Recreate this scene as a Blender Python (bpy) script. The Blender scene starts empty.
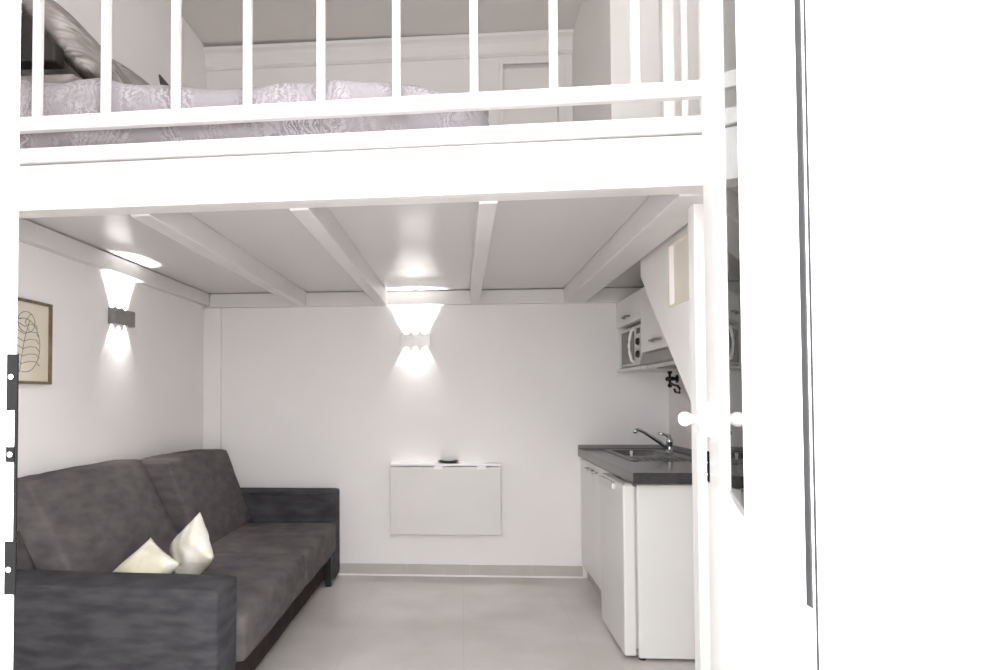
import bpy, bmesh, math, random
from mathutils import Vector, Matrix, noise
R = math.radians
random.seed(7)
S = bpy.context.scene
COL = S.collection
ORG = {}                      # world origin of every object made here

# ------------------------------------------------------------------ materials
def lin(c):
    return tuple(((v/255)/12.92 if v/255 <= .04045 else ((v/255+.055)/1.055)**2.4) for v in c) + (1.0,)

def mat(name, rgb, rough=.5, metal=0, spec=.5, var=0, scale=8, bump=0, bscale=60, rgb2=None, stretch=(1, 1, 1), coat=0, detail=4):
    m = bpy.data.materials.new(name); m.use_nodes = True
    nt = m.node_tree; b = nt.nodes['Principled BSDF']
    b.inputs['Base Color'].default_value = lin(rgb)
    b.inputs['Roughness'].default_value = rough
    b.inputs['Metallic'].default_value = metal
    b.inputs['Specular IOR Level'].default_value = spec
    b.inputs['Coat Weight'].default_value = coat
    tc = nt.nodes.new('ShaderNodeTexCoord'); mp = nt.nodes.new('ShaderNodeMapping')
    mp.inputs['Scale'].default_value = stretch
    nt.links.new(tc.outputs['Object'], mp.inputs['Vector'])
    if var or rgb2:
        n = nt.nodes.new('ShaderNodeTexNoise'); n.inputs['Scale'].default_value = scale; n.inputs['Detail'].default_value = detail
        nt.links.new(mp.outputs[0], n.inputs['Vector'])
        rp = nt.nodes.new('ShaderNodeValToRGB')
        c2 = rgb2 or tuple(max(0, v*(1-var)) for v in rgb)
        rp.color_ramp.elements[0].color = lin(c2); rp.color_ramp.elements[1].color = lin(rgb)
        rp.color_ramp.elements[0].position = .35; rp.color_ramp.elements[1].position = .65
        nt.links.new(n.outputs['Fac'], rp.inputs[0]); nt.links.new(rp.outputs[0], b.inputs['Base Color'])
    if bump:
        n2 = nt.nodes.new('ShaderNodeTexNoise'); n2.inputs['Scale'].default_value = bscale; n2.inputs['Detail'].default_value = 5
        nt.links.new(mp.outputs[0], n2.inputs['Vector'])
        bp = nt.nodes.new('ShaderNodeBump'); bp.inputs['Strength'].default_value = bump; bp.inputs['Distance'].default_value = .01
        nt.links.new(n2.outputs['Fac'], bp.inputs['Height']); nt.links.new(bp.outputs[0], b.inputs['Normal'])
    return m

M = {}
M['wall'] = mat('wall_paint', (238, 235, 234), .6, var=.012, scale=2, bump=.05, bscale=90)
M['upper'] = mat('upper_wall_paint', (228, 225, 222), .7, var=.015, scale=2, bump=.05, bscale=90)
M['upceil'] = mat('upper_ceiling_paint', (222, 218, 214), .8, var=.015, scale=2)
M['white'] = mat('white_gloss_paint', (244, 243, 242), .3, var=.01, scale=4)
M['steel'] = mat('white_painted_steel', (232, 230, 229), .35, var=.01, scale=6, bump=.03, bscale=40)
M['board'] = mat('loft_underside_board', (218, 215, 214), .14, spec=.5, var=.02, scale=1.5, stretch=(1, .3, 1))
M['joist'] = mat('joist_paint', (223, 221, 220), .35, var=.015, scale=5)
M['door'] = mat('door_lacquer', (240, 239, 238), .28, var=.008, scale=6)
M['frame'] = mat('frame_lacquer', (248, 248, 248), .4, var=.008, scale=6)
M['facade'] = mat('facade_render', (248, 247, 246), .8, var=.015, scale=12, bump=.1, bscale=120)
M['seal'] = mat('rubber_seal', (44, 44, 46), .7, var=.1, scale=30)
M['iron'] = mat('burnished_plate', (9, 9, 9), .6, spec=.1, var=.3, scale=40)
M['chrome'] = mat('chrome', (205, 205, 205), .12, metal=1, var=.03, scale=20)
M['alu'] = mat('brushed_aluminium', (150, 148, 146), .38, metal=.7, var=.06, scale=60, stretch=(1, 8, 1))
M['black'] = mat('black_plastic', (24, 23, 23), .4, var=.2, scale=30)
M['ironblack'] = mat('black_iron', (22, 20, 20), .5, metal=.3, var=.2, scale=30)
M['sofa'] = mat('charcoal_fabric', (102, 97, 97), .92, spec=.2, rgb2=(86, 81, 82), scale=9, bump=.35, bscale=260, stretch=(1, 1, 2.2), detail=6)
M['sofaarm'] = mat('charcoal_fabric_arm', (76, 75, 78), .9, spec=.2, rgb2=(58, 57, 61), scale=7, bump=.35, bscale=260, stretch=(1, 1, 3.5), detail=7)
M['sofabase'] = mat('sofa_base_cloth', (58, 50, 50), .95, spec=.1, var=.15, scale=12)
M['pillow'] = mat('ivory_satin', (240, 238, 232), .4, rgb2=(216, 210, 186), scale=9, bump=.15, bscale=60)
M['worktop'] = mat('grey_laminate_worktop', (66, 65, 65), .16, rgb2=(56, 55, 55), scale=40, spec=.6)
M['sinksteel'] = mat('sink_steel', (118, 117, 116), .3, metal=.8, var=.08, scale=30)
M['fridge'] = mat('fridge_enamel', (216, 215, 213), .35, var=.01, scale=4)
M['cab'] = mat('white_melamine', (224, 223, 221), .3, var=.012, scale=4)
M['kick'] = mat('plinth_grey', (176, 170, 165), .5, var=.04, scale=10)
M['glassdark'] = mat('microwave_glass', (82, 80, 80), .12, var=.1, scale=20)
M['silver'] = mat('silver_plastic', (205, 203, 200), .3, metal=.3, var=.03, scale=20)
M['tabletop'] = mat('cream_laminate', (222, 219, 216), .4, var=.012, scale=5)
M['wood'] = mat('picture_frame_wood', (122, 106, 86), .5, rgb2=(100, 86, 68), scale=12, stretch=(1, 6, 1))
M['canvas'] = mat('picture_paper', (220, 212, 194), .8, rgb2=(211, 202, 182), scale=4)
M['ink'] = mat('picture_ink', (140, 142, 135), .8, var=.1, scale=40)
M['upstand'] = mat('upstand_grey', (150, 149, 148), .3, var=.03, scale=20)
M['niche'] = mat('niche_cream', (226, 219, 206), .6, var=.02, scale=6)
M['beigetile'] = mat('skirting_tile', (193, 189, 183), .4, var=.05, scale=5)
M['sheet'] = mat('mattress_ticking', (214, 208, 208), .9, var=.05, scale=30)
M['darkpad'] = mat('dark_leatherette', (42, 37, 36), .5, var=.15, scale=20)
M['pave'] = mat('pavement_concrete', (190, 186, 180), .9, var=.08, scale=6, bump=.2, bscale=60)

def floor_mat():
    m = mat('floor_tile', (206, 201, 197), .34, rgb2=(195, 189, 184), scale=3.2, bump=.03, bscale=30, detail=8)
    nt = m.node_tree; b = nt.nodes['Principled BSDF']
    ramp = next(n for n in nt.nodes if n.type == 'VALTORGB'); mp = next(n for n in nt.nodes if n.type == 'MAPPING')
    br = nt.nodes.new('ShaderNodeTexBrick'); br.offset = 0
    br.inputs['Scale'].default_value = 1; br.inputs['Brick Width'].default_value = .6; br.inputs['Row Height'].default_value = .6
    br.inputs['Mortar Size'].default_value = .003; br.inputs['Mortar Smooth'].default_value = .4
    br.inputs['Mortar'].default_value = lin((193, 187, 182))
    nt.links.new(mp.outputs[0], br.inputs['Vector'])
    nt.links.new(ramp.outputs[0], br.inputs['Color1']); nt.links.new(ramp.outputs[0], br.inputs['Color2'])
    nt.links.new(br.outputs['Color'], b.inputs['Base Color'])
    return m
M['floor'] = floor_mat()

def print_mat(name, base, mid, dark, scale=7, stripes=False):
    """printed bed linen: pale ground with sketchy leaf strokes"""
    m = mat(name, base, .9, spec=.15, bump=.25, bscale=40)
    nt = m.node_tree; b = nt.nodes['Principled BSDF']; mp = next(n for n in nt.nodes if n.type == 'MAPPING')
    nz = nt.nodes.new('ShaderNodeTexNoise'); nz.inputs['Scale'].default_value = 3.0; nz.inputs['Detail'].default_value = 3
    nt.links.new(mp.outputs[0], nz.inputs['Vector'])
    add = nt.nodes.new('ShaderNodeMixRGB'); add.blend_type = 'ADD'; add.inputs[0].default_value = .45
    nt.links.new(mp.outputs[0], add.inputs[1]); nt.links.new(nz.outputs['Color'], add.inputs[2])
    w = nt.nodes.new('ShaderNodeTexWave'); w.inputs['Scale'].default_value = scale; w.inputs['Distortion'].default_value = 14 if not stripes else 4
    w.inputs['Detail'].default_value = 7; w.inputs['Detail Scale'].default_value = 2.6; w.inputs['Detail Roughness'].default_value = .75
    nt.links.new((mp if stripes else add).outputs[0], w.inputs['Vector'])
    r1 = nt.nodes.new('ShaderNodeValToRGB')
    e = r1.color_ramp.elements
    e[0].position = .0; e[0].color = lin(dark); e[1].position = .75; e[1].color = lin(base)
    k = e.new(.28); k.color = lin(mid); k = e.new(1.0); k.color = lin(tuple(min(255, v+14) for v in base))
    if stripes:                                  # streaky wood-like print
        mp2 = nt.nodes.new('ShaderNodeMapping'); mp2.inputs['Rotation'].default_value = (0, R(48), 0); mp2.inputs['Scale'].default_value = (2.5, 9, 30)
        tc2 = nt.nodes.new('ShaderNodeTexCoord'); nt.links.new(tc2.outputs['Object'], mp2.inputs['Vector'])
        st_ = nt.nodes.new('ShaderNodeTexNoise'); st_.inputs['Scale'].default_value = 1.3; st_.inputs['Detail'].default_value = 5; st_.inputs['Distortion'].default_value = .8
        nt.links.new(mp2.outputs[0], st_.inputs['Vector'])
        mr = nt.nodes.new('ShaderNodeMapRange'); mr.inputs[1].default_value = .33; mr.inputs[2].default_value = .62
        nt.links.new(st_.outputs['Fac'], mr.inputs[0]); nt.links.new(mr.outputs[0], r1.inputs[0])
    else:
        nt.links.new(w.outputs['Fac'], r1.inputs[0])
    v = nt.nodes.new('ShaderNodeTexNoise'); v.inputs['Scale'].default_value = 7; v.inputs['Detail'].default_value = 4
    nt.links.new(mp.outputs[0], v.inputs['Vector'])
    r2 = nt.nodes.new('ShaderNodeValToRGB'); r2.color_ramp.elements[0].position = .42; r2.color_ramp.elements[1].position = .64
    nt.links.new(v.outputs['Fac'], r2.inputs[0])
    mx = nt.nodes.new('ShaderNodeMixRGB'); mx.inputs[1].default_value = lin(mid)
    nt.links.new(r2.outputs[0], mx.inputs[0]); nt.links.new(r1.outputs[0], mx.inputs[2])
    nt.links.new(mx.outputs[0], b.inputs['Base Color'])
    return m
M['spread'] = print_mat('printed_bedspread', (176, 170, 173), (156, 150, 154), (122, 116, 123), 12)
M['pillowprint'] = print_mat('printed_pillowcase', (182, 175, 172), (146, 139, 136), (92, 86, 85), 8, True)

def glass_mat():
    m = bpy.data.materials.new('window_glass'); m.use_nodes = True; nt = m.node_tree
    for n in list(nt.nodes):
        if n.type != 'OUTPUT_MATERIAL': nt.nodes.remove(n)
    out = nt.nodes['Material Output']
    t = nt.nodes.new('ShaderNodeBsdfTransparent'); t.inputs[0].default_value = (.94, .95, .95, 1)
    g = nt.nodes.new('ShaderNodeBsdfGlossy'); g.inputs['Roughness'].default_value = .01
    f = nt.nodes.new('ShaderNodeFresnel'); f.inputs['IOR'].default_value = 1.45
    mx = nt.nodes.new('ShaderNodeMixShader')
    nt.links.new(f.outputs[0], mx.inputs[0]); nt.links.new(t.outputs[0], mx.inputs[1]); nt.links.new(g.outputs[0], mx.inputs[2])
    nt.links.new(mx.outputs[0], out.inputs[0])
    return m
M['glass'] = glass_mat()

def emit_mat(name, strength):
    m = bpy.data.materials.new(name); m.use_nodes = True; nt = m.node_tree
    b = nt.nodes['Principled BSDF']; b.inputs['Emission Color'].default_value = (1, .98, .95, 1); b.inputs['Emission Strength'].default_value = strength
    return m
M['led'] = emit_mat('led_lens', 6)

# ------------------------------------------------------------------ mesh helpers
def nb(): return bmesh.new()

def box(bm, x0, x1, y0, y1, z0, z1):
    v = [bm.verts.new(p) for p in ((x0, y0, z0), (x1, y0, z0), (x1, y1, z0), (x0, y1, z0), (x0, y0, z1), (x1, y0, z1), (x1, y1, z1), (x0, y1, z1))]
    for f in ((3, 2, 1, 0), (4, 5, 6, 7), (0, 1, 5, 4), (1, 2, 6, 5), (2, 3, 7, 6), (3, 0, 4, 7)):
        bm.faces.new([v[i] for i in f])
    return v

def hexa(bm, pts):
    """eight points: bottom four, top four, both in the same turn"""
    v = [bm.verts.new(p) for p in pts]
    for f in ((3, 2, 1, 0), (4, 5, 6, 7), (0, 1, 5, 4), (1, 2, 6, 5), (2, 3, 7, 6), (3, 0, 4, 7)):
        bm.faces.new([v[i] for i in f])

def prism(bm, poly, d, f):
    """polygon (a, b) extruded between the two values in d; f(a, b, c) gives the point"""
    n = len(poly)
    lo = [bm.verts.new(f(a, b, d[0])) for a, b in poly]; hi = [bm.verts.new(f(a, b, d[1])) for a, b in poly]
    bm.faces.new(lo[::-1]); bm.faces.new(hi)
    for i in range(n):
        j = (i+1) % n; bm.faces.new([lo[i], lo[j], hi[j], hi[i]])

def tube(bm, pts, r, seg=12, cap=True):
    pts = [Vector(p) for p in pts]; rings = []
    rr = r if isinstance(r, (list, tuple)) else [r]*len(pts)
    up = Vector((0, 0, 1))
    for i, p in enumerate(pts):
        t = (pts[min(i+1, len(pts)-1)] - pts[max(i-1, 0)]).normalized()
        a = t.cross(up)
        if a.length < .05: a = t.cross(Vector((0, 1, 0)))
        a.normalize(); b = a.cross(t)
        rings.append([bm.verts.new(p + (a*math.cos(2*math.pi*k/seg) + b*math.sin(2*math.pi*k/seg))*rr[i]) for k in range(seg)])
    for i in range(len(rings)-1):
        for k in range(seg):
            bm.faces.new([rings[i][k], rings[i][(k+1) % seg], rings[i+1][(k+1) % seg], rings[i+1][k]])
    if cap:
        bm.faces.new(rings[0][::-1]); bm.faces.new(rings[-1])

def lathe(bm, base, axis, prof, seg=24):
    """prof: (distance along axis, radius)"""
    base = Vector(base); ax = Vector(axis).normalized()
    tube_pts = [base + ax*d for d, _ in prof]
    a = ax.cross(Vector((0, 0, 1)))
    if a.length < .05: a = ax.cross(Vector((0, 1, 0)))
    a.normalize(); b = a.cross(ax); rings = []
    for p, (_, r) in zip(tube_pts, prof):
        rings.append([bm.verts.new(p + (a*math.cos(2*math.pi*k/seg) + b*math.sin(2*math.pi*k/seg))*max(r, 1e-4)) for k in range(seg)])
    for i in range(len(rings)-1):
        for k in range(seg):
            bm.faces.new([rings[i][k], rings[i][(k+1) % seg], rings[i+1][(k+1) % seg], rings[i+1][k]])
    bm.faces.new(rings[0][::-1]); bm.faces.new(rings[-1])

def rounded(bm, c, h, r, cuts=10, puff=(0, 0, 0), wr=0, seed=0, wscale=4, shape=None):
    """soft box: centre c, half sizes h, corner radius r, puffed faces, wrinkles"""
    b2 = bmesh.new(); bmesh.ops.create_cube(b2, size=2)
    bmesh.ops.subdivide_edges(b2, edges=b2.edges[:], cuts=cuts, use_grid_fill=True)
    h = Vector(h); c = Vector(c); vm = {}
    for v in b2.verts:
        u = v.co.copy()
        p = Vector((u.x*h.x, u.y*h.y, u.z*h.z))
        # crowd the outer loops to the corners
        for i in range(3):
            if abs(u[i]) < .999: p[i] = math.sin(u[i]*math.pi/2*.98)*h[i]
        q = Vector([max(-(h[i]-r), min(h[i]-r, p[i])) for i in range(3)])
        d = p - q
        if d.length > 1e-6: p = q + d.normalized()*r
        n = d.normalized() if d.length > 1e-6 else Vector((0, 0, 0))
        f = [(1-min(1, abs(p[i]/h[i]))**2) for i in range(3)]
        p.x += math.copysign(puff[0]*f[1]*f[2], p.x) if abs(u.x) > .999 else 0
        p.y += math.copysign(puff[1]*f[0]*f[2], p.y) if abs(u.y) > .999 else 0
        p.z += math.copysign(puff[2]*f[0]*f[1], p.z) if abs(u.z) > .999 else 0
        if wr:
            k = noise.fractal(Vector((p.x*wscale+seed, p.y*wscale, p.z*wscale)), .9, 2.1, 3)
            p += n*wr*k
        if shape: p = shape(p)
        vm[v] = bm.verts.new(c + p)
    for fa in b2.faces: bm.faces.new([vm[v] for v in fa.verts])
    b2.free()

def obj(name, bm, m, parent=None, smooth=False, bevel=0, seg=2, sub=0):
    me = bpy.data.meshes.new(name)
    org = ORG[parent.name] if parent else Vector((0, 0, 0))
    bmesh.ops.recalc_face_normals(bm, faces=bm.faces[:])
    bmesh.ops.translate(bm, verts=bm.verts[:], vec=-org)
    bm.to_mesh(me); bm.free()
    me.materials.append(m)
    if smooth:
        for p in me.polygons: p.use_smooth = True
    o = bpy.data.objects.new(name, me); COL.objects.link(o)
    if parent: o.parent = parent
    ORG[o.name] = org.copy()
    if bevel:
        b = o.modifiers.new('edge', 'BEVEL'); b.width = bevel; b.segments = seg; b.limit_method = 'ANGLE'; b.angle_limit = R(40)
    if sub:
        s = o.modifiers.new('soft', 'SUBSURF'); s.levels = sub; s.render_levels = sub
    return o

def boxo(name, dims, m, parent=None, bevel=0, seg=2):
    bm = nb(); box(bm, *dims); return obj(name, bm, m, parent, bevel=bevel, seg=seg)

def thing(name, label, cat, loc, group=None):
    o = bpy.data.objects.new(name, None); COL.objects.link(o); o.empty_display_size = .1
    o.location = loc; ORG[o.name] = Vector(loc); o['label'] = label; o['category'] = cat
    if group: o['group'] = group
    return o

def tag(o, label, cat, group=None):
    o['label'] = label; o['category'] = cat
    if group: o['group'] = group
    return o

def struct(o, label=None, cat=None):
    o['kind'] = 'structure'
    if label: o['label'] = label
    if cat: o['category'] = cat
    return o

def root_struct(name, label, cat, loc=(0, 0, 0)):
    o = thing(name, label, cat, loc); o['kind'] = 'structure'; return o

# ------------------------------------------------------------------ setting
XL, XR, YB, YF = -1.878, 1.442, 4.65, .79
ZC = 3.86
LF = 2.15                                       # loft floor top
struct(boxo('floor', (XL-.2, XR+.2, .6, YB+.2, -.1, 0), M['floor']), 'pale beige tiled floor of the studio', 'floor')
struct(boxo('ceiling', (XL-.2, XR+.2, .64, YB+.2, ZC, ZC+.15), M['upceil']), 'warm white ceiling high above the loft', 'ceiling')
wb = root_struct('wall_back', 'white back wall behind the folded wall table and the loft', 'wall')
boxo('lower_wall', (XL-.2, XR+.2, YB, YB+.2, 0, LF), M['wall'], wb)
up = nb()                                        # upper part with a shallow recessed panel
RX0, RX1, RZ = .31, .70, 3.66
box(up, XL-.2, RX0, YB, YB+.2, LF, ZC); box(up, RX1, XR+.2, YB, YB+.2, LF, ZC); box(up, RX0, RX1, YB, YB+.2, RZ, ZC); box(up, RX0, RX1, YB+.06, YB+.2, LF, RZ)
obj('upper_wall', up, M['upper'], wb)
struct(boxo('wall_left', (XL-.2, XL, .64, YB, 0, ZC), M['wall']), 'white left wall behind the sofa', 'wall')
struct(boxo('wall_right', (XR, XR+.2, .64, YB, 0, ZC), M['wall']), 'white right wall behind the kitchen units', 'wall')
# facade: door opening, added transom opening above it
fw = nb()
DX0, DX1, DZ = -.60, .40, 2.60
TX0, TX1, TZ0, TZ1 = -.95, .65, 2.80, 3.60            # added unseen opening above the door, lets daylight reach the loft
box(fw, XL-.2, DX0, .637, YF, 0, TZ0); box(fw, DX1, XR+.2, .637, YF, 0, TZ0); box(fw, XL-.2, TX0, .637, YF, TZ0, ZC); box(fw, TX1, XR+.2, .637, YF, TZ0, ZC); box(fw, DX1, TX1, .637, YF, TZ1, ZC)
box(fw, DX0, DX1, .637, YF, DZ, TZ0); box(fw, TX0, DX0, .637, YF, TZ1, ZC); box(fw, DX0, DX1, .637, YF, TZ1, ZC)
struct(obj('wall_front', fw, M['facade']), 'bright white facade wall around the entrance', 'wall')
struct(boxo('pavement', (-4, 4, -4, .6, -.12, -.02), M['pave']), 'pale concrete pavement outside the entrance', 'pavement')
tw = nb()
for x in (TX0, (TX0+TX1)/2-.025, TX1-.05): box(tw, x, x+.05, .68, .74, TZ0, TZ1)
box(tw, TX0+.05, TX1-.05, .68, .74, TZ0, TZ0+.05); box(tw, TX0+.05, TX1-.05, .68, .74, TZ1-.05, TZ1)
struct(obj('added_window_1', tw, M['frame']), 'white frame of the added daylight opening above the entrance', 'window')

# skirting tiles along the back wall
bb = root_struct('baseboard_back', 'beige tile skirting along the back wall', 'baseboard')
bm = nb(); x = -1.75
while x < .83:
    box(bm, x, min(x+.447, .834), YB-.012, YB, .012, .082); x += .45
obj('tile_row', bm, M['beigetile'], bb, bevel=.002)
boxo('grout_line', (-1.75, .84, YB-.014, YB, 0, .012), M['wall'], bb)
struct(boxo('baseboard_left', (XL, XL+.012, .8, YB-.02, 0, .08), M['beigetile'], bevel=.002), 'beige tile skirting along the left wall', 'baseboard')
# boxed pilaster in the far left corner
struct(boxo('trim_1', (XL, -1.751, 4.61, YB, 0, 1.925), M['wall'], bevel=.004), 'slim white boxed pilaster in the far left corner', 'trim')
# cornice of the upper room
bm = nb()
zl, zr = 3.835, 3.862
prof = ((0, 0), (.075, 0), (.07, -.02), (.045, -.035), (.03, -.055), (.028, -.125), (.012, -.14), (0, -.14))
n = len(prof); A = []; B = []
for d, z in prof:
    A.append(bm.verts.new((XL, YB-d, zl+z))); B.append(bm.verts.new((.80, YB-d, zr+z)))
for i in range(n):
    j = (i+1) % n; bm.faces.new([A[i], A[j], B[j], B[i]])
bm.faces.new(A); bm.faces.new(B[::-1])
struct(obj('trim_2', bm, M['upper']), 'stepped plaster cornice along the top of the back wall over the loft', 'cornice')
# panel frame on the upper back wall
bm = nb()
box(bm, RX0-.03, RX0, YB-.012, YB+.01, LF, RZ+.03); box(bm, RX1, RX1+.05, YB-.012, YB+.01, LF, RZ+.03); box(bm, RX0, RX1, YB-.012, YB+.01, RZ, RZ+.03)
struct(obj('trim_3', bm, M['upper'], bevel=.004), 'plain plaster surround of the recessed panel above the loft', 'trim')
# closet block in the far right corner of the loft
CX0, CY0 = .80, 3.47
struct(boxo('wall_closet', (CX0, XR, CY0, YB, LF, ZC), M['upper'], bevel=.004), 'boxed closet walls rising in the far right corner of the loft', 'wall')

# ------------------------------------------------------------------ loft platform (structure)
lp = root_struct('loft_platform', 'white loft platform with steel front beam and joists below', 'platform', (0, 2.13, 1.93))
def fy(x): return 2.113 - .043*x                 # slightly skewed front edge
FX0, FX1 = XL, .90
bm = nb()                                       # underside board
hexa(bm, [(XL, fy(XL)+.02, 2.03), (FX1, fy(FX1)+.02, 2.03), (FX1, YB, 2.03), (XL, YB, 2.03), (XL, fy(XL)+.02, 2.095), (FX1, fy(FX1)+.02, 2.095), (FX1, YB, 2.095), (XL, YB, 2.095)])
box(bm, FX1, XR, 3.30, YB, 2.03, 2.095)
obj('underside_board', bm, M['board'], lp)
bm = nb()
hexa(bm, [(XL, fy(XL)-.014, 2.098), (FX1, fy(FX1)-.014, 2.098), (FX1, YB, 2.098), (XL, YB, 2.098), (XL, fy(XL)-.014, LF), (FX1, fy(FX1)-.014, LF), (FX1, YB, LF), (XL, YB, LF)])
box(bm, FX1, XR, 3.30, YB, 2.098, LF)
obj('floor_deck', bm, M['steel'], lp, bevel=.004)
bm = nb()                                       # front channel: web and two flanges
def skew(y0, y1, z0, z1): hexa(bm, [(XL, fy(XL)+y0, z0), (FX1, fy(FX1)+y0, z0), (FX1, fy(FX1)+y1, z0), (XL, fy(XL)+y1, z0), (XL, fy(XL)+y0, z1), (FX1, fy(FX1)+y0, z1), (FX1, fy(FX1)+y1, z1), (XL, fy(XL)+y1, z1)])
skew(0, .02, 1.932, 2.094); skew(.02, .09, 1.932, 1.95); skew(.02, .07, 2.08, 2.0945)
obj('front_beam', bm, M['steel'], lp, bevel=.003)
JZ0, JZ1 = 1.925, 2.03
for x0, x1 in ((-1.19, -1.115), (-.60, -.53), (.06, .125), (.715, .86)):
    bm = nb(); hexa(bm, [(x0, fy(x0)+.09, JZ0), (x1, fy(x1)+.09, JZ0), (x1, YB-.05, JZ0), (x0, YB-.05, JZ0), (x0, fy(x0)+.02, JZ1), (x1, fy(x1)+.02, JZ1), (x1, YB-.05, JZ1), (x0, YB-.05, JZ1)])
    obj('joist', bm, M['joist'], lp, bevel=.004)
boxo('back_ledger', (XL+.05, XR-.001, YB-.05, YB, 1.9265, 2.026), M['joist'], lp, bevel=.004)
boxo('side_ledger', (XL, XL+.05, fy(XL)+.1, YB-.05, 1.94, 2.026), M['joist'], lp, bevel=.004)

# ------------------------------------------------------------------ loft railing
rl = thing('loft_railing', 'white metal railing of upright bars along the loft edge', 'railing', (0, 2.14, LF))
def railbar(name, z0, z1, t):
    bm = nb(); a, b = XL+.002, .90
    hexa(bm, [(a, fy(a)-t/2, z0), (b, fy(b)-t/2, z0), (b, fy(b)+t/2, z0), (a, fy(a)+t/2, z0), (a, fy(a)-t/2, z1), (b, fy(b)-t/2, z1), (b, fy(b)+t/2, z1), (a, fy(a)+t/2, z1)])
    return obj(name, bm, M['steel'], rl, bevel=.004)
railbar('bottom_rail', 2.211, 2.262, .03)
railbar('top_rail', 3.07, 3.11, .04)
for k in range(-1, 9):
    x = -1.490 + .2559*k
    boxo('baluster', (x-.0135, x+.0135, fy(x)-.0135, fy(x)+.0135, 2.262, 3.07), M['steel'], rl, bevel=.003)
for x in (XL+.02, .87):
    boxo('end_post', (x-.02, x+.02, fy(x)-.02, fy(x)+.02, LF, 3.07), M['steel'], rl, bevel=.003)
gr = thing('stair_guard_rail', 'short white guard rail beside the stair opening on the loft', 'railing', (.88, 2.8, LF))
boxo('guard_post', (.857, .905, 2.775, 2.825, LF, 3.11), M['steel'], gr, bevel=.003)
for y in (2.59, 2.39):
    boxo('baluster', (.868, .892, y-.012, y+.012, LF, 3.07), M['steel'], gr, bevel=.003)
boxo('top_rail', (.862, .898, 2.10, 2.775, 3.07, 3.11), M['steel'], gr, bevel=.003)

# ------------------------------------------------------------------ post and stairs
tag(boxo('support_post', (.790, .845, 2.25, 2.31, 0, 1.925), M['steel'], bevel=.004), 'slim square white post holding up the loft beside the kitchen', 'post')
st = thing('staircase', 'steep boxed-in white staircase rising to the loft over the kitchen end', 'stairs', (.9, 1.2, 0))
SX = .886
def ln(y): return 1.254 + .909*(y-2.594)*.98    # underside of the stair
poly = [(3.27, 2.03), (3.27, 1.861), (2.594, 1.254), (1.24, .0), (.95, .0), (.95, .42), (2.50, 1.905), (2.50, 2.03)]
NY0, NY1, NZ0, NZ1 = 2.56, 2.815, 1.655, 1.905
bm = nb()
# side panel as strips around the niche opening
def strip(pl): prism(bm, pl, (SX, SX+.035), lambda a, b, c: (c, a, b))
strip([(1.24, 0), (.95, 0), (.95, .42), (2.50, 1.905), (NY0, 1.905), (NY0, 1.224)])
strip([(NY0, NZ0), (NY0, 1.224), (NY1, 1.448), (NY1, NZ0)])
strip([(NY0, 2.03), (NY0, NZ1), (NY1, NZ1), (NY1, 2.03)])
strip([(2.50, 1.905), (2.50, 2.03), (NY0, 2.03), (NY0, 1.905)])
strip([(NY1, 2.03), (NY1, 1.448), (3.27, 1.861), (3.27, 2.03)])
obj('side_panel', bm, M['steel'], st)
bm = nb()                                        # cream lined niche with a raised rim
box(bm, SX+.016, SX+.034, NY0, NY1, NZ0, NZ1)
for q in ((NY1, NY1+.012, NZ0, NZ1), (NY0, NY1+.012, NZ1, NZ1+.010), (NY0, NY1+.012, NZ0-.010, NZ0)):
    box(bm, SX-.005, SX, *q)
obj('niche', bm, M['niche'], st)
NS = 9
for k in range(NS):
    z = (k+1)*LF/(NS+1); y = 1.12 + k*.236
    boxo('tread', (SX+.036, XR-.002, y, y+.26, z-.035, z), M['white'], st, bevel=.004)
    if k < NS-1: boxo('riser', (SX+.036, XR-.002, y+.236, y+.25, z, z+LF/(NS+1)-.035), M['white'], st)

# ------------------------------------------------------------------ entrance door
dr = root_struct('door_1', 'white double glazed entrance door standing open', 'door', (.33, .66, 0))
fr = nb()
box(fr, .33, .40, .6655, YF, 0, DZ-.05)                             # right jamb
box(fr, .3315, .40, .632, .6655, 0, DZ-.05); box(fr, .3302, .3315, .6545, .6655, 0, DZ-.05); box(fr, .3302, .3315, .6390, .6430, 0, DZ-.05); box(fr, .3302, .3315, .632, .6345, 0, DZ-.05)
prism(fr, [(-.60, .640), (-.4583, .640), (-.4590, .6425), (-.53, .72), (-.60, .72)], (0, DZ-.05), lambda a, b, c: (a, b, c))   # left jamb, splayed behind
box(fr, -.60, .40, .6372, .70, DZ-.05, DZ)                          # head
frame = obj('door_frame', fr, M['frame'], dr)
bm = nb(); box(bm, .3292, .3315, .6435, .6545, 1.068, DZ-.06)
obj('rubber_seal', bm, M['seal'], frame, bevel=.001)
boxo('edge_seal', (.3300, .3315, .6346, .6386, 0, DZ-.06), M['seal'], frame)
boxo('edge_seal', (-.4674, -.4655, .6394, .6402, 0, DZ-.06), M['kick'], frame)
# white hinge plate with three screws, low on the right jamb
hp = boxo('hinge_plate', (.3275, .33, .659, .690, .93, 1.064), M['frame'], frame, bevel=.001)
bm = nb()
for z in (1.046, 1.026, 1.006, .984): lathe(bm, (.3275, .672, z), (-1, 0, 0), ((0, .0034), (.0007, .0034), (.0014, .002)), 12)
obj('screws', bm, M['silver'], frame)
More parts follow.
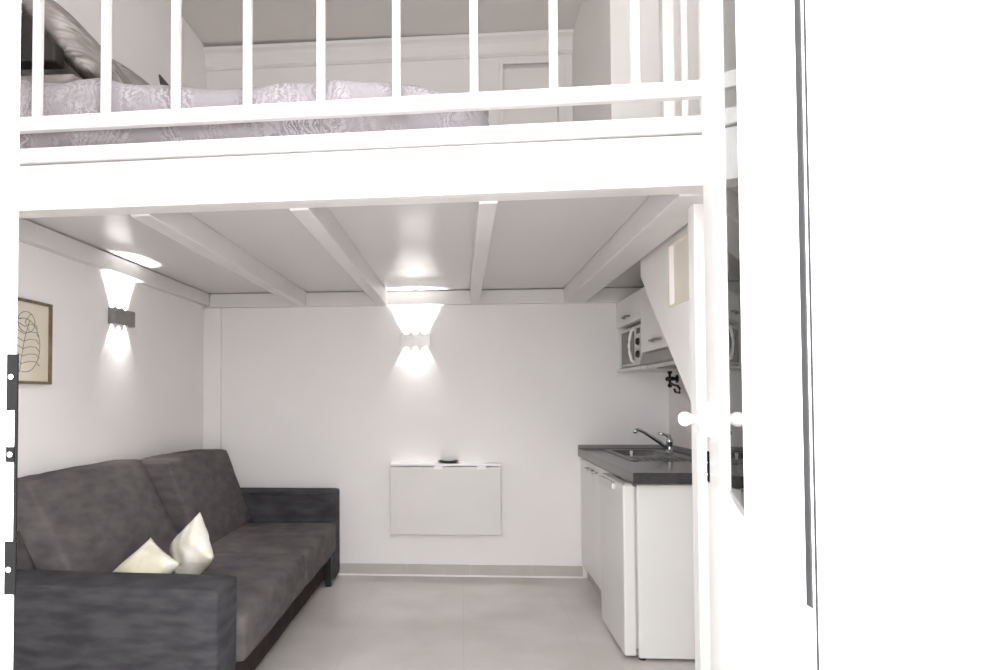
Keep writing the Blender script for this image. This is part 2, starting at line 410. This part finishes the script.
# dark strike plate on the left jamb
bm = nb(); Y1 = .640
PX0, PX1 = -.4668, -.4560
def plate(x0, x1, z0, z1, t=.002): box(bm, x0, x1, Y1-t, Y1, z0, z1)
zt = lambda y: 1.27 - (y-397)/650*.638
plate(PX0, PX1+.0015, zt(409), zt(350)); plate(PX1-.002, PX1+.0015, zt(545), zt(409)); plate(PX0, PX1, zt(463), zt(447)); plate(PX0, PX1+.0015, zt(600), zt(545))
sp = obj('strike_plate', bm, M['iron'], frame, bevel=.0006)
bm = nb()
for y in (374, 455, 574):
    lathe(bm, ((PX0+PX1)/2-.0002, Y1-.002, zt(y)), (0, -1, 0), ((0, .0028), (.0008, .0028), (.0014, .0018)), 14)
obj('screws', bm, M['chrome'], frame)

# the leaf: s runs along it from the hinge, t across it (towards the room's middle), z up
TH = R(16.8); HX, HY = .342, .800
LW, LT = .815, .040
def LP(s, t, z): return (HX + s*math.sin(TH) - t*math.cos(TH), HY + s*math.cos(TH) + t*math.sin(TH), z)
def lbox(bm, s0, s1, t0, t1, z0, z1):
    hexa(bm, [LP(s0, t0, z0), LP(s1, t0, z0), LP(s1, t1, z0), LP(s0, t1, z0), LP(s0, t0, z1), LP(s1, t0, z1), LP(s1, t1, z1), LP(s0, t1, z1)])
GS0, GS1, GZ0, GZ1 = .016, .39, 1.105, 2.28
bm = nb()
lbox(bm, 0, GS0, -LT, 0, .02, 2.38); lbox(bm, GS1, LW, -LT, 0, .02, 2.38)
lbox(bm, GS0, GS1, -LT, 0, .02, .12); lbox(bm, GS0, GS1, -LT, 0, 1.03, GZ0); lbox(bm, GS0, GS1, -LT, 0, GZ1, 2.38)
leaf = obj('leaf', bm, M['door'], dr)
bm = nb(); lbox(bm, GS0-.002, GS1+.002, -.008, -.0045, GZ0-.004, GZ1+.004); obj('glass_pane', bm, M['glass'], leaf)
bm = nb(); lbox(bm, GS0-.004, GS1+.004, -.024, -.004, .116, 1.034); obj('lower_panel', bm, M['cab'], leaf)
bm = nb()
for t0, t1 in ((0, .004), (-LT-.004, -LT)):
    lbox(bm, GS0, GS1+.012, t0, t1, GZ0-.014, GZ0); lbox(bm, GS0, GS1+.012, t0, t1, GZ1, GZ1+.014); lbox(bm, GS1, GS1+.012, t0, t1, GZ0, GZ1)
obj('glazing_bead', bm, M['door'], leaf, bevel=.002)
nx = Vector((-math.cos(TH), math.sin(TH), 0))
KZ, KS = 1.217, .755
bm = nb()
for z0, z1, s0, s1 in ((KZ-.039, KZ+.039, KS-.040, KS+.040),): 
    lbox(bm, s0, s1, 0, .022, z0, z1); lbox(bm, s0, s1, -LT-.022, -LT, z0, z1)
obj('lock_case', bm, M['door'], leaf, bevel=.003)
for sgn, t in ((1, .022), (-1, -LT-.022)):
    bm = nb(); ax = nx*sgn
    lathe(bm, LP(KS, t, KZ), ax, ((0, .010), (.012, .009), (.016, .0125), (.024, .0165), (.033, .0165), (.040, .012), (.043, .004)), 24)
    obj('door_knob', bm, M['door'], leaf, smooth=True)
for sgn, t0, t1 in ((1, 0, .004), (-1, -LT-.004, -LT)):
    bm = nb(); lbox(bm, KS-.012, KS+.018, t0, t1, 1.074, 1.143)
    e = obj('keyhole_plate', bm, M['iron'], leaf, bevel=.0015)
    bm = nb()
    for z in (1.118, 1.092): lathe(bm, LP(KS, t1 if sgn > 0 else t0, z), nx*sgn, ((0, .004), (.006, .004), (.007, .002)), 12)
    obj('keyhole_stud', bm, M['chrome'], leaf)

# ------------------------------------------------------------------ sofa
sf = thing('sofa', 'charcoal fabric three seat sofa with block arms along the left wall', 'sofa', (-1.35, 3.45, 0))
def armo(y0, y1, top):
    bm = nb(); rounded(bm, (-1.365, (y0+y1)/2, (top+.03)/2), (.475, (y1-y0)/2, (top-.03)/2), .014, 8)
    return obj('arm', bm, M['sofaarm'], sf, smooth=True)
a1 = armo(2.302, 2.52, .583); a2 = armo(4.39, 4.60, .628)
a1.rotation_euler.y = R(.8)
a2.data.transform(Matrix.Translation((.018, 0, 0)))
# piped border on the far arm's inner face
bm = nb(); pts = [(-1.45, 4.389, .612), (-.892, 4.389, .612), (-.888, 4.389, .608), (-.888, 4.389, .30)]
tube(bm, pts, .008, 8); obj('piping', bm, M['sofaarm'], a2, smooth=True)
boxo('base', (-1.83, -.93, 2.52, 4.39, .05, .25), M['sofabase'], sf, bevel=.012)
bm = nb(); rounded(bm, (-1.765, 3.475, .40), (.075, .905, .35), .03, 8); obj('back_frame', bm, M['sofa'], sf, smooth=True)
for y0, y1, sd in ((2.525, 3.515, 3), (3.52, 4.385, 9)):
    bm = nb(); rounded(bm, (-1.275, (y0+y1)/2, .325), (.42, (y1-y0)/2, .10), .03, 14, (.012, 0, .018), .004, sd, 5)
    sc = obj('seat_cushion', bm, M['sofa'], sf, smooth=True)
    bm = nb(); yy0, yy1 = y0+.015, y1-.015
    tube(bm, [(-.868, yy0, .408), (-.862, (yy0+yy1)/2, .412), (-.868, yy1, .408)], .006, 8); obj('piping', bm, M['sofa'], sc, smooth=True)
def backcush(y0, y1, top, xb, xt, sd, thick):
    """leaning soft cushion: front face runs from xb at the seat to xt at the top"""
    h = (top-.43)/2; cz = .43 + h
    def shp(p):
        f = (p.z/h + 1)/2
        lean = (xt-xb)*f
        q = p.copy(); q.x += lean
        s = p.y/((y1-y0)/2)
        q.z -= .008*max(0, f-.5)*2*(s*s)            # softly dropped corners
        q.x += .012*math.sin(5*p.y+sd)*f
        return q
    bm = nb(); rounded(bm, (xb-thick/2, (y0+y1)/2, cz), (thick/2, (y1-y0)/2, h), .016, 20, (.024, .006, .004), .007, sd, 4, shp)
    c = obj('back_cushion', bm, M['sofa'], sf, smooth=True)
    return c
c1 = backcush(2.535, 3.49,   .94, -1.50, -1.755, 2.0, .15)
c2 = backcush(3.50, 4.395, .925, -1.435, -1.625, 5.0, .21)
for x in (-.93, -1.78):
    for y in (2.41, 4.50):
        boxo('leg', (x-.025, x+.025, y-.03, y+.03, 0, .035), M['black'], sf, bevel=.003)
boxo('front_leg', (-.925, -.885, 4.345, 4.385, 0, .20), M['black'], sf, bevel=.003)

def throw(name, c, size, thick, rx, ry, rz, label, sd):
    b = nb(); N = 22; g = {}
    for side in (1, -1):
        for i in range(N+1):
            for j in range(N+1):
                u = -1+2*i/N; v = -1+2*j/N
                edge = i in (0, N) or j in (0, N)
                if edge and side == -1: g[side, i, j] = g[1, i, j]; continue
                px = u*(1-.10*(1-v*v)*abs(u)); py = v*(1-.10*(1-u*u)*abs(v))
                t = (max(0, (1-u*u))*max(0, (1-v*v)))**.42
                z = side*thick/2*t + .012*noise.noise(Vector((u*2.2+sd, v*2.2, side)))*(1-max(abs(u), abs(v))**4)
                z += .02*(u*u*u - v*v)*.4
                g[side, i, j] = b.verts.new((px*size/2, py*size/2, z))
    for side in (1, -1):
        for i in range(N):
            for j in range(N):
                b.faces.new([g[side, i, j], g[side, i+1, j], g[side, i+1, j+1], g[side, i, j+1]])
    mt = Matrix.Translation(c) @ Matrix.Rotation(rz, 4, 'Z') @ Matrix.Rotation(ry, 4, 'Y') @ Matrix.Rotation(rx, 4, 'X')
    bmesh.ops.transform(b, matrix=mt, verts=b.verts[:])
    return b
# plane of a cushion: local XY; stood up by rx, then turned
def diamond(name, c, size, thick, roll, tilt, yaw, label, grp, m, cat='cushion', sd=0):
    b = throw(name, (0, 0, 0), size, thick, 0, 0, 0, label, sd)
    mt = Matrix.Translation(c) @ Matrix.Rotation(yaw, 4, 'Z') @ Matrix.Rotation(tilt, 4, 'X') @ Matrix.Rotation(roll, 4, 'Z')
    bmesh.ops.transform(b, matrix=mt, verts=b.verts[:])
    return tag(obj(name, b, m, smooth=True), label, cat, grp)
diamond('throw_cushion', (-1.335, 2.68, .556), .205, .10, R(50), R(48), R(8), 'lower ivory throw cushion, nearer the sofa back behind the near arm', 'ivory throw cushions', M['pillow'], sd=1)
diamond('throw_cushion', (-1.235, 2.90, .575), .25, .13, R(43), R(76), R(-34), 'taller ivory throw cushion standing on its corner by the seat edge', 'ivory throw cushions', M['pillow'], sd=4)

# ------------------------------------------------------------------ fold-down wall table
tb = thing('wall_table', 'cream drop-leaf table folded flat against the back wall', 'table', (-.12, YB-.05, .31))
boxo('drop_leaf', (-.506, .264, 4.555, 4.577, .312, .782), M['tabletop'], tb, bevel=.002)
boxo('fixed_top', (-.506, .264, 4.553, YB, .788, .806), M['white'], tb, bevel=.003)
boxo('wall_rail', (-.49, .25, YB-.022, YB, .60, .788), M['white'], tb)
boxo('support_arm', (-.13, -.10, 4.577, YB, .36, .788), M['white'], tb)
for x in (-.17, .13):
    boxo('hinge', (x-.03, x+.03, 4.5535, 4.556, .765, .800), M['white'], tb, bevel=.0008)
bm = nb(); lathe(bm, (-.10, 4.60, .806), (0, 0, 1), ((0, .035), (.004, .055), (.014, .075), (.016, .072), (.009, .05), (.006, .02)), 28)
tag(obj('small_dish', bm, M['black'], smooth=True), 'shallow black dish on top of the folded wall table', 'dish')

# ------------------------------------------------------------------ wall lamps
def spot(loc, rot, energy):
    l = bpy.data.lights.new('lamp_led', 'SPOT'); l.energy = energy; l.spot_size = R(64); l.spot_blend = .35; l.shadow_soft_size = .006
    l.color = (1, .985, .96)
    o = bpy.data.objects.new('lamp_led', l); COL.objects.link(o); o.location = loc; o.rotation_euler = rot
    return o
def sconce(c, along, out, label, m, energy):
    """c: centre on the wall; along: unit vector along the wall; out: unit vector into the room"""
    c = Vector(c); a = Vector(along); n_ = Vector(out)
    t = thing('wall_lamp', label, 'lamp', c, 'up and down wall lamps')
    W, H, D, q = .105, .0425, .040, .003
    def ab(bm, a0, a1, n0, n1, z0, z1):
        P = lambda x, y, z: c + a*x + n_*y + Vector((0, 0, z))
        hexa(bm, [P(a0, n0, z0), P(a1, n0, z0), P(a1, n1, z0), P(a0, n1, z0), P(a0, n0, z1), P(a1, n0, z1), P(a1, n1, z1), P(a0, n1, z1)])
    bm = nb()
    ab(bm, -W, W, D-q, D, -H, H); ab(bm, -W, -W+q, 0, D-q, -H, H); ab(bm, W-q, W, 0, D-q, -H, H)
    ab(bm, -W+q, W-q, .004, D-q, -.006, .006)
    obj('housing', bm, m, t)
    bm = nb(); ab(bm, -W+q, W-q, 0, .003, -H+.004, H-.004); obj('back_plate', bm, M['white'], t)
    for k in (-1, 0, 1):
        for sg in (1, -1):
            bm = nb(); lathe(bm, c + a*(k*.068) + n_*.019 + Vector((0, 0, sg*.006)), (0, 0, sg), ((0, .012), (.006, .012), (.008, .009)), 16)
            obj('led_lens', bm, M['led'], t, smooth=True)
            p = a*(k*.068) + n_*.018 + Vector((0, 0, sg*.016))
            l = spot(p, (R(180) if sg > 0 else 0, 0, 0), energy*(1 if sg > 0 else .3)); l.parent = t
    return t
sconce((XL, 3.44, 1.712), (0, 1, 0), (1, 0, 0), 'dark grey up and down wall lamp glowing on the left wall above the sofa', M['alu'], 16)
sconce((-.332, YB, 1.676), (1, 0, 0), (0, -1, 0), 'pale up and down wall lamp glowing on the back wall above the folded table', M['silver'], 16)  # pale housing: the lamp's overexposure is put into its colour

# ------------------------------------------------------------------ picture on the left wall
pc = thing('framed_picture', 'thin wooden framed leaf line drawing on the left wall', 'picture', (XL, 2.56, 1.52))
py0, py1, pz0, pz1 = 2.25, 2.83, 1.335, 1.697
bm = nb(); f = .011
box(bm, XL, XL+.025, py0, py1, pz1-f, pz1); box(bm, XL, XL+.025, py0, py1, pz0, pz0+f); box(bm, XL, XL+.025, py0, py0+f, pz0+f, pz1-f); box(bm, XL, XL+.025, py1-f, py1, pz0+f, pz1-f)
obj('frame', bm, M['wood'], pc, bevel=.001)
boxo('paper', (XL, XL+.012, py0+f, py1-f, pz0+f, pz1-f), M['canvas'], pc)
bm = nb(); px = XL+.0125
def stroke(pts, r=.0016): tube(bm, [(px, a, b) for a, b in pts], r, 6)
def ell(cy, cz, ry, rz, a0, a1, n=20): return [(cy+ry*math.cos(a0+(a1-a0)*k/n), cz+rz*math.sin(a0+(a1-a0)*k/n)) for k in range(n+1)]
LY = 2.66
stroke(ell(LY, 1.50, .10, .115, R(-100), R(110), 26)); stroke(ell(LY-.01, 1.50, .10, .115, R(80), R(260), 26))
stroke([(LY-.03, 1.385), (LY-.02, 1.45), (LY, 1.53), (LY+.03, 1.61)])
for k in range(6):
    z = 1.42+.032*k
    stroke([(LY-.02+.004*k, z), (LY+.03, z+.012), (LY+.075, z+.012), (LY+.097-.002*k*k*.3, z-.004)])
    stroke([(LY-.02+.004*k, z), (LY-.06, z+.018), (LY-.10, z+.01)])
stroke(ell(LY+.01, 1.60, .055, .045, 0, R(360), 28)); stroke([(LY+.03, 1.56), (LY+.0, 1.60), (LY+.04, 1.64)])
obj('leaf_drawing', bm, M['ink'], pc, smooth=True)

# ------------------------------------------------------------------ kitchen
WZ0, WZ1 = .852, .905
wt = thing('worktop', 'glossy dark grey kitchen worktop against the back and right walls', 'worktop', (1.13, 3.9, WZ0))
SKX0, SKX1, SKY0, SKY1 = .96, 1.34, 3.74, 4.50
bm = nb()
box(bm, .81, SKX0, 3.165, YB-.001, WZ0, WZ1); box(bm, SKX1, XR-.001, 3.165, YB-.001, WZ0, WZ1)
box(bm, SKX0, SKX1, 3.165, SKY0, WZ0, WZ1); box(bm, SKX0, SKX1, SKY1, YB-.001, WZ0, WZ1)
obj('slab', bm, M['worktop'], wt)
boxo('back_upstand', (.81, XR-.001, YB-.016, YB-.001, WZ1, WZ1+.026), M['upstand'], wt, bevel=.002)
boxo('side_upstand', (XR-.016, XR-.001, 3.17, YB-.017, WZ1, WZ1+.03), M['upstand'], wt, bevel=.002)
sk = thing('sink', 'stainless steel sink with drainer set into the worktop', 'sink', (1.15, 4.1, WZ1))
bm = nb(); z = WZ1+.004                           # rim, basin and ribbed drainer
bx0, bx1, by0, by1, bz = .99, 1.27, 4.06, 4.44, .765
def ring(bm, o, i, zo, zi):
    (a0, a1, b0, b1), (c0, c1, d0, d1) = o, i
    O = [bm.verts.new(p) for p in ((a0, b0, zo), (a1, b0, zo), (a1, b1, zo), (a0, b1, zo))]
    I = [bm.verts.new(p) for p in ((c0, d0, zi), (c1, d0, zi), (c1, d1, zi), (c0, d1, zi))]
    for k in range(4): bm.faces.new([O[k], O[(k+1) % 4], I[(k+1) % 4], I[k]])
    return I
# rim plate with hole
box(bm, SKX0-.01, bx0, SKY0-.01, SKY1+.01, WZ1, z); box(bm, bx1, SKX1+.01, SKY0-.01, SKY1+.01, WZ1, z); box(bm, bx0, bx1, by1, SKY1+.01, WZ1, z)
box(bm, bx0, bx1, SKY0-.01, by0, WZ1-.006, z-.003)
obj('rim', bm, M['sinksteel'], sk, bevel=.001)
bm = nb(); I = ring(bm, (bx0, bx1, by0, by1), (bx0+.02, bx1-.02, by0+.02, by1-.02), WZ1-.001, bz); bm.faces.new(I)
bo = obj('basin', bm, M['sinksteel'], sk)
sol = bo.modifiers.new('wall', 'SOLIDIFY'); sol.thickness = .002
bm = nb()
for k in range(7): tube(bm, [(1.01+.04*k, SKY0+.02, z-.002), (1.01+.04*k, by0-.03, z-.002)], .003, 8)
obj('drainer_ribs', bm, M['sinksteel'], sk, smooth=True)
bm = nb(); lathe(bm, (1.13, 4.25, bz), (0, 0, 1), ((0, .03), (.003, .03), (.004, .022), (.012, .006), (.016, .004)), 20); obj('drain', bm, M['chrome'], sk, smooth=True)
bm = nb(); lathe(bm, (1.005, 3.96, z), (0, 0, 1), ((0, .008), (.02, .008), (.026, .0095), (.034, .0095), (.036, .006)), 16)  # added pale peg marking a bright spot on the sink rim
tag(obj('sink_peg', bm, M['white'], smooth=True), 'small upright pale stopper knob on the front rim of the sink', 'peg')
fc = thing('faucet', 'chrome mixer tap with long swan spout behind the sink', 'faucet', (1.303, 4.20, z))
bx, by = 1.303, 4.20
bm = nb(); lathe(bm, (bx, by, z), (0, 0, 1), ((0, .026), (.006, .026), (.010, .019), (.06, .019), (.064, .022), (.085, .022), (.095, .016)), 24); obj('body', bm, M['chrome'], fc, smooth=True)
bm = nb(); tube(bm, [(bx-.015, by-.003, z+.035), (bx-.05, by-.01, z+.06), (bx-.11, by-.022, z+.10), (bx-.17, by-.034, z+.137), (bx-.20, by-.04, z+.15), (bx-.215, by-.043, z+.151), (bx-.223, by-.045, z+.145), (bx-.225, by-.045, z+.13)], [.013, .012, .011, .010, .010, .010, .0105, .0115], 14)
obj('spout', bm, M['chrome'], fc, smooth=True)
bm = nb(); tube(bm, [(bx, by, z+.09), (bx, by, z+.105), (bx-.03, by-.005, z+.118), (bx-.075, by-.012, z+.127)], [.016, .014, .008, .006], 12); obj('lever', bm, M['chrome'], fc, smooth=True)
# under-counter fridge
fg = thing('fridge', 'white under-counter fridge at the near end of the worktop', 'fridge', (1.13, 3.48, 0))
boxo('body', (.838, 1.43, 3.205, 3.745, .014, .845), M['fridge'], fg, bevel=.006)
fd = boxo('door', (.772, .829, 3.212, 3.74, .022, .838), M['fridge'], fg, bevel=.008, seg=3)
boxo('door_seal', (.829, .838, 3.22, 3.732, .055, .83), M['kick'], fg)
bm = nb(); rounded(bm, (.762, 3.52, .815), (.013, .17, .018), .008, 6); obj('grip', bm, M['silver'], fd, smooth=True)
bm = nb(); rounded(bm, (.80, 3.235, .843), (.02, .022, .006), .004, 4); obj('top_hinge', bm, M['kick'], fg, smooth=True)
for x in (.86, 1.40):
    for y in (3.235, 3.715):
        bm = nb(); lathe(bm, (x, y, 0), (0, 0, 1), ((0, .016), (.006, .016), (.008, .01), (.015, .01)), 12); obj('foot', bm, M['black'], fg)
# sink base cabinet
sc = thing('sink_cabinet', 'white melamine base cabinet below the sink', 'cabinet', (1.13, 4.2, 0))
bm = nb(); box(bm, .845, 1.43, 3.755, 3.773, .10, .848); box(bm, .845, 1.43, YB-.024, YB-.006, .10, .848); box(bm, .845, 1.43, 3.773, YB-.024, .10, .118); box(bm, 1.415, 1.43, 3.773, YB-.024, .118, .848)
obj('carcass', bm, M['cab'], sc)
boxo('plinth', (.865, .88, 3.76, YB-.016, 0, .10), M['kick'], sc)
for y0, y1, hy in ((3.757, 4.195, 4.12), (4.199, 4.633, 4.28)):
    d = boxo('door', (.826, .8445, y0, y1, .104, .842), M['cab'], sc, bevel=.002)
    bm = nb(); tube(bm, [(.826, hy-.06, .80), (.800, hy-.055, .80), (.796, hy-.045, .80), (.796, hy+.045, .80), (.800, hy+.055, .80), (.826, hy+.06, .80)], .0055, 10); obj('handle', bm, M['chrome'], d, smooth=True)
# wall cabinets
UX = 1.088
mc = thing('microwave_cabinet', 'white wall cabinet with open bay holding the microwave in the far corner', 'cabinet', (1.27, 4.35, 1.44))
bm = nb(); U0, U1 = 4.035, YB-.002
box(bm, UX+.018, XR-.002, U0, U0+.016, 1.455, 1.925); box(bm, UX+.018, XR-.002, U1-.016, U1, 1.455, 1.925)
box(bm, UX, XR-.002, U0, U1, 1.437, 1.455); box(bm, UX+.018, XR-.002, U0+.016, U1-.016, 1.742, 1.758); box(bm, UX+.018, XR-.002, U0+.016, U1-.016, 1.91, 1.925); box(bm, XR-.012, XR-.002, U0+.016, U1-.016, 1.455, 1.91)
obj('carcass', bm, M['cab'], mc)
d = boxo('door', (UX, UX+.0175, U0+.002, U1-.002, 1.744, 1.923), M['cab'], mc, bevel=.002)
def bow(y, zz, par, h=.06):
    bm = nb(); tube(bm, [(UX, y-h, zz), (UX-.022, y-h+.008, zz), (UX-.028, y-h+.02, zz), (UX-.028, y+h-.02, zz), (UX-.022, y+h-.008, zz), (UX, y+h, zz)], .006, 10); obj('handle', bm, M['alu'], par, smooth=True)
bow(4.34, 1.79, d)
hc = thing('hood_cabinet', 'white wall cabinet above the cooker hood', 'cabinet', (1.27, 3.7, 1.53))
bm = nb(); H0, H1 = 3.36, 4.03
box(bm, UX+.018, XR-.002, H0, H0+.016, 1.53, 1.925); box(bm, UX+.018, XR-.002, H1-.016, H1, 1.53, 1.925); box(bm, UX+.018, XR-.002, H0+.016, H1-.016, 1.53, 1.546); box(bm, UX+.018, XR-.002, H0+.016, H1-.016, 1.909, 1.925); box(bm, XR-.012, XR-.002, H0+.016, H1-.016, 1.546, 1.909)
obj('carcass', bm, M['cab'], hc)
d = boxo('door', (UX, UX+.0175, H0+.002, H1-.002, 1.532, 1.923), M['cab'], hc, bevel=.002)
bow(3.70, 1.585, d, .075)
hd = thing('cooker_hood', 'slim white cooker hood with a grey visor under the wall cabinet', 'hood', (1.27, 3.7, 1.44))
boxo('housing', (UX+.03, XR-.002, H0+.01, H1-.01, 1.44, 1.528), M['cab'], hd, bevel=.002)
bm = nb(); prism(bm, [(UX-.012, 1.462), (UX+.03, 1.456), (UX+.03, 1.524), (UX+.004, 1.524)], (H0+.012, H1-.012), lambda a, b, c: (a, c, b)); obj('visor', bm, M['alu'], hd, bevel=.002)
boxo('filter', (UX+.08, XR-.06, H0+.05, H1-.05, 1.434, 1.44), M['alu'], hd)
mw = thing('microwave', 'small white microwave with a dark glass door and curved handle in the wall cabinet', 'microwave', (1.27, 4.34, 1.456))
my0, my1, mz0, mz1 = 4.085, 4.59, 1.463, 1.722
boxo('body', (1.125, 1.415, my0, my1, mz0, mz1), M['silver'], mw, bevel=.006)
boxo('door', (1.106, 1.125, my0+.135, my1, mz0+.003, mz1-.003), M['silver'], mw, bevel=.004)
boxo('door_glass', (1.1035, 1.106, my0+.165, my1-.018, mz0+.022, mz1-.022), M['glassdark'], mw)
boxo('control_panel', (1.106, 1.125, my0, my0+.131, mz0+.003, mz1-.003), M['silver'], mw, bevel=.004)
bm = nb(); tube(bm, [(1.106, my0+.155, mz0+.02), (1.085, my0+.155, mz0+.035), (1.074, my0+.155, mz0+.085), (1.070, my0+.155, (mz0+mz1)/2), (1.074, my0+.155, mz1-.085), (1.085, my0+.155, mz1-.035), (1.106, my0+.155, mz1-.02)], .009, 12); obj('handle', bm, M['white'], mw, smooth=True)
for zz in (mz0+.07, mz0+.15):
    bm = nb(); lathe(bm, (1.106, my0+.065, zz), (-1, 0, 0), ((0, .024), (.006, .023), (.016, .018), (.018, .015)), 20); obj('dial', bm, M['black'], mw, smooth=True)
boxo('display', (1.1045, 1.106, my0+.03, my0+.105, mz0+.20, mz0+.235), M['black'], mw)
for y in (my0+.05, my1-.05):
    for x in (1.16, 1.38): boxo('foot', (x-.012, x+.012, y-.012, y+.012, 1.455, mz0), M['black'], mw)
# black hook rack on the right wall below the cabinets
hk = thing('wall_hook', 'black iron wall hook with round knobs beneath the microwave cabinet', 'hook', (XR, 4.42, 1.37))
hx, hy, hz = XR-.04, 4.46, 1.385
bm = nb(); lathe(bm, (XR, hy, hz), (-1, 0, 0), ((0, .028), (.006, .028), (.010, .012), (.05, .010)), 18); obj('stem', bm, M['ironblack'], hk, smooth=True)
hx = XR-.05
for dy, dz in ((.0, .045), (.05, .0), (-.05, -.0), (.0, -.045)):
    bm = nb(); e = Vector((hx, hy+dy, hz+dz)); tube(bm, [(hx, hy, hz), e], .008, 10); bmesh.ops.create_uvsphere(bm, u_segments=14, v_segments=10, radius=.015, matrix=Matrix.Translation(e)); obj('knob', bm, M['ironblack'], hk, smooth=True)
bm = nb(); tube(bm, [(hx, hy-.02, hz-.03), (hx, hy-.09, hz-.045), (hx-.005, hy-.17, hz-.05), (hx-.01, hy-.23, hz-.07), (hx, hy-.19, hz-.095), (hx, hy-.11, hz-.09), (hx, hy-.09, hz-.07)], .007, 10); obj('curl', bm, M['ironblack'], hk, smooth=True)

# ------------------------------------------------------------------ bed on the loft
bd = thing('bed', 'low bed with mauve printed bedspread on the loft', 'bed', (-.85, 2.95, LF))
boxo('mattress', (-1.84, -.10, 2.29, 3.62, LF, 2.30), M['sheet'], bd, bevel=.04, seg=4)
def spreadshape(p):
    q = p.copy()
    wx = -.86 + p.x
    k = min(1, max(0, (p.z+.05)/.12)); k = k*k*(3-2*k)       # lift and wrinkles fade out down the sides
    q.z += k*(.035*min(1, max(0, (-.5-wx)/.5)) + .02*max(0, (-1.2-wx))/.5 + .018*math.sin(wx*7.0+p.y*2) - .07*min(1, max(0, (wx+.18))/.3)
              + .028*noise.fractal(Vector((wx*3, p.y*4, 1.3)), .8, 2.2, 4))
    q.y += (1-k)*(-.012*math.sin(wx*22)*(1 if p.y < 0 else -1) + .015*noise.noise(Vector((wx*5, p.z*3, 4))))
    q.x += .012*noise.noise(Vector((wx*6, p.y*6, p.z*6)))
    return q
bm = nb(); rounded(bm, (-.862, 2.95, 2.268), (.965, .742, .115), .07, 46, (0, .0, .02), .012, 3, 6, spreadshape)
obj('bedspread', bm, M['spread'], bd, smooth=True)
G2 = 'printed bed pillows'
def bedpillow(c, sx, sy, th, pitch, yaw, label, sd, roll=0):
    b = throw('bed_pillow', (0, 0, 0), 1.0, th, 0, 0, 0, label, sd)
    bmesh.ops.scale(b, vec=(sx, sy, 1), verts=b.verts[:])
    mt = Matrix.Translation(c) @ Matrix.Rotation(yaw, 4, 'Z') @ Matrix.Rotation(pitch, 4, 'Y') @ Matrix.Rotation(roll, 4, 'X')
    bmesh.ops.transform(b, matrix=mt, verts=b.verts[:])
    return tag(obj('bed_pillow', b, M['pillowprint'], smooth=True), label, 'pillow', G2)
bedpillow((-1.66, 2.74, 2.80), .62, .60, .15, R(50), 0, 'grey printed bed pillow leaning against the left wall, nearest of its stack', 1)
bedpillow((-1.53, 3.26, 2.72), .70, .60, .16, R(43), R(4), 'pale printed bed pillow leaning lower behind the nearest pillow', 6)
bedpillow((-1.66, 2.62, 2.515), .36, .50, .12, 0, 0, 'printed bed pillow lying flat beneath the dark bolster', 3)
bm = nb()
prism(bm, [(-1.868, 2.592), (-1.575, 2.586), (-1.58, 2.66), (-1.68, 2.775), (-1.868, 2.82)], (2.40, 2.47), lambda a, b, c: (a, c, b))
tag(obj('headrest_bolster', bm, M['darkpad'], bevel=.008, seg=3), 'dark wedge shaped bolster at the head of the bed, under the pillows', 'bolster')
bm = nb()                                        # a flap of dark cloth, thick at the foot and pointed at the tip
hexa(bm, [(-1.145, 2.40, 2.43), (-1.082, 2.40, 2.43), (-1.082, 2.425, 2.43), (-1.145, 2.425, 2.43), (-1.165, 2.408, 2.522), (-1.158, 2.408, 2.522), (-1.158, 2.416, 2.522), (-1.165, 2.416, 2.522)])
tag(obj('folded_cloth', bm, M['darkpad'], bevel=.003), 'small dark folded cloth sticking up from the bedspread near the pillows', 'cloth')

# ------------------------------------------------------------------ light
w = bpy.data.worlds.new('overcast_sky'); S.world = w; w.use_nodes = True
bg = w.node_tree.nodes['Background']; bg.inputs[0].default_value = (.975, .985, 1, 1); bg.inputs[1].default_value = 10.0
def portal(name, x0, x1, z0, z1, y):
    l = bpy.data.lights.new(name, 'AREA'); l.shape = 'RECTANGLE'; l.size = x1-x0; l.size_y = z1-z0
    l.cycles.is_portal = True
    o = bpy.data.objects.new(name, l); COL.objects.link(o); o.location = ((x0+x1)/2, y, (z0+z1)/2); o.rotation_euler = (R(90), 0, 0)
portal('door_portal', -.6, .4, 0, 2.60, .60)
portal('added_transom_portal', -.95, .65, 2.80, 3.60, .60)

# ------------------------------------------------------------------ camera
F = 650; psi, th, ro = R(3.7), R(1.55), .0045
f = Vector((-math.sin(psi)*math.cos(th), math.cos(psi)*math.cos(th), math.sin(th)))
r0 = Vector((math.cos(psi), math.sin(psi), 0)); u0 = r0.cross(f)
r = r0*math.cos(ro) - u0*math.sin(ro); u = u0*math.cos(ro) + r0*math.sin(ro)
cd = bpy.data.cameras.new('camera'); cam = bpy.data.objects.new('camera', cd); COL.objects.link(cam)
mw_ = Matrix((r, u, -f)).transposed().to_4x4(); mw_.translation = Vector((0, 0, 1.27)); cam.matrix_world = mw_
cd.sensor_width = 36; cd.lens = 36*F/1000; cd.shift_x = .08; cd.shift_y = .0445; cd.clip_start = .02
S.camera = cam
S.view_settings.view_transform = 'Standard'; S.view_settings.look = 'None'; S.view_settings.gamma = 1; S.view_settings.use_curve_mapping = False
S.view_settings.exposure = 0.22
c = S.cycles
c.max_bounces = 14; c.diffuse_bounces = 9; c.glossy_bounces = 6; c.transparent_max_bounces = 12; c.sample_clamp_indirect = 8; c.caustics_reflective = False; c.caustics_refractive = False
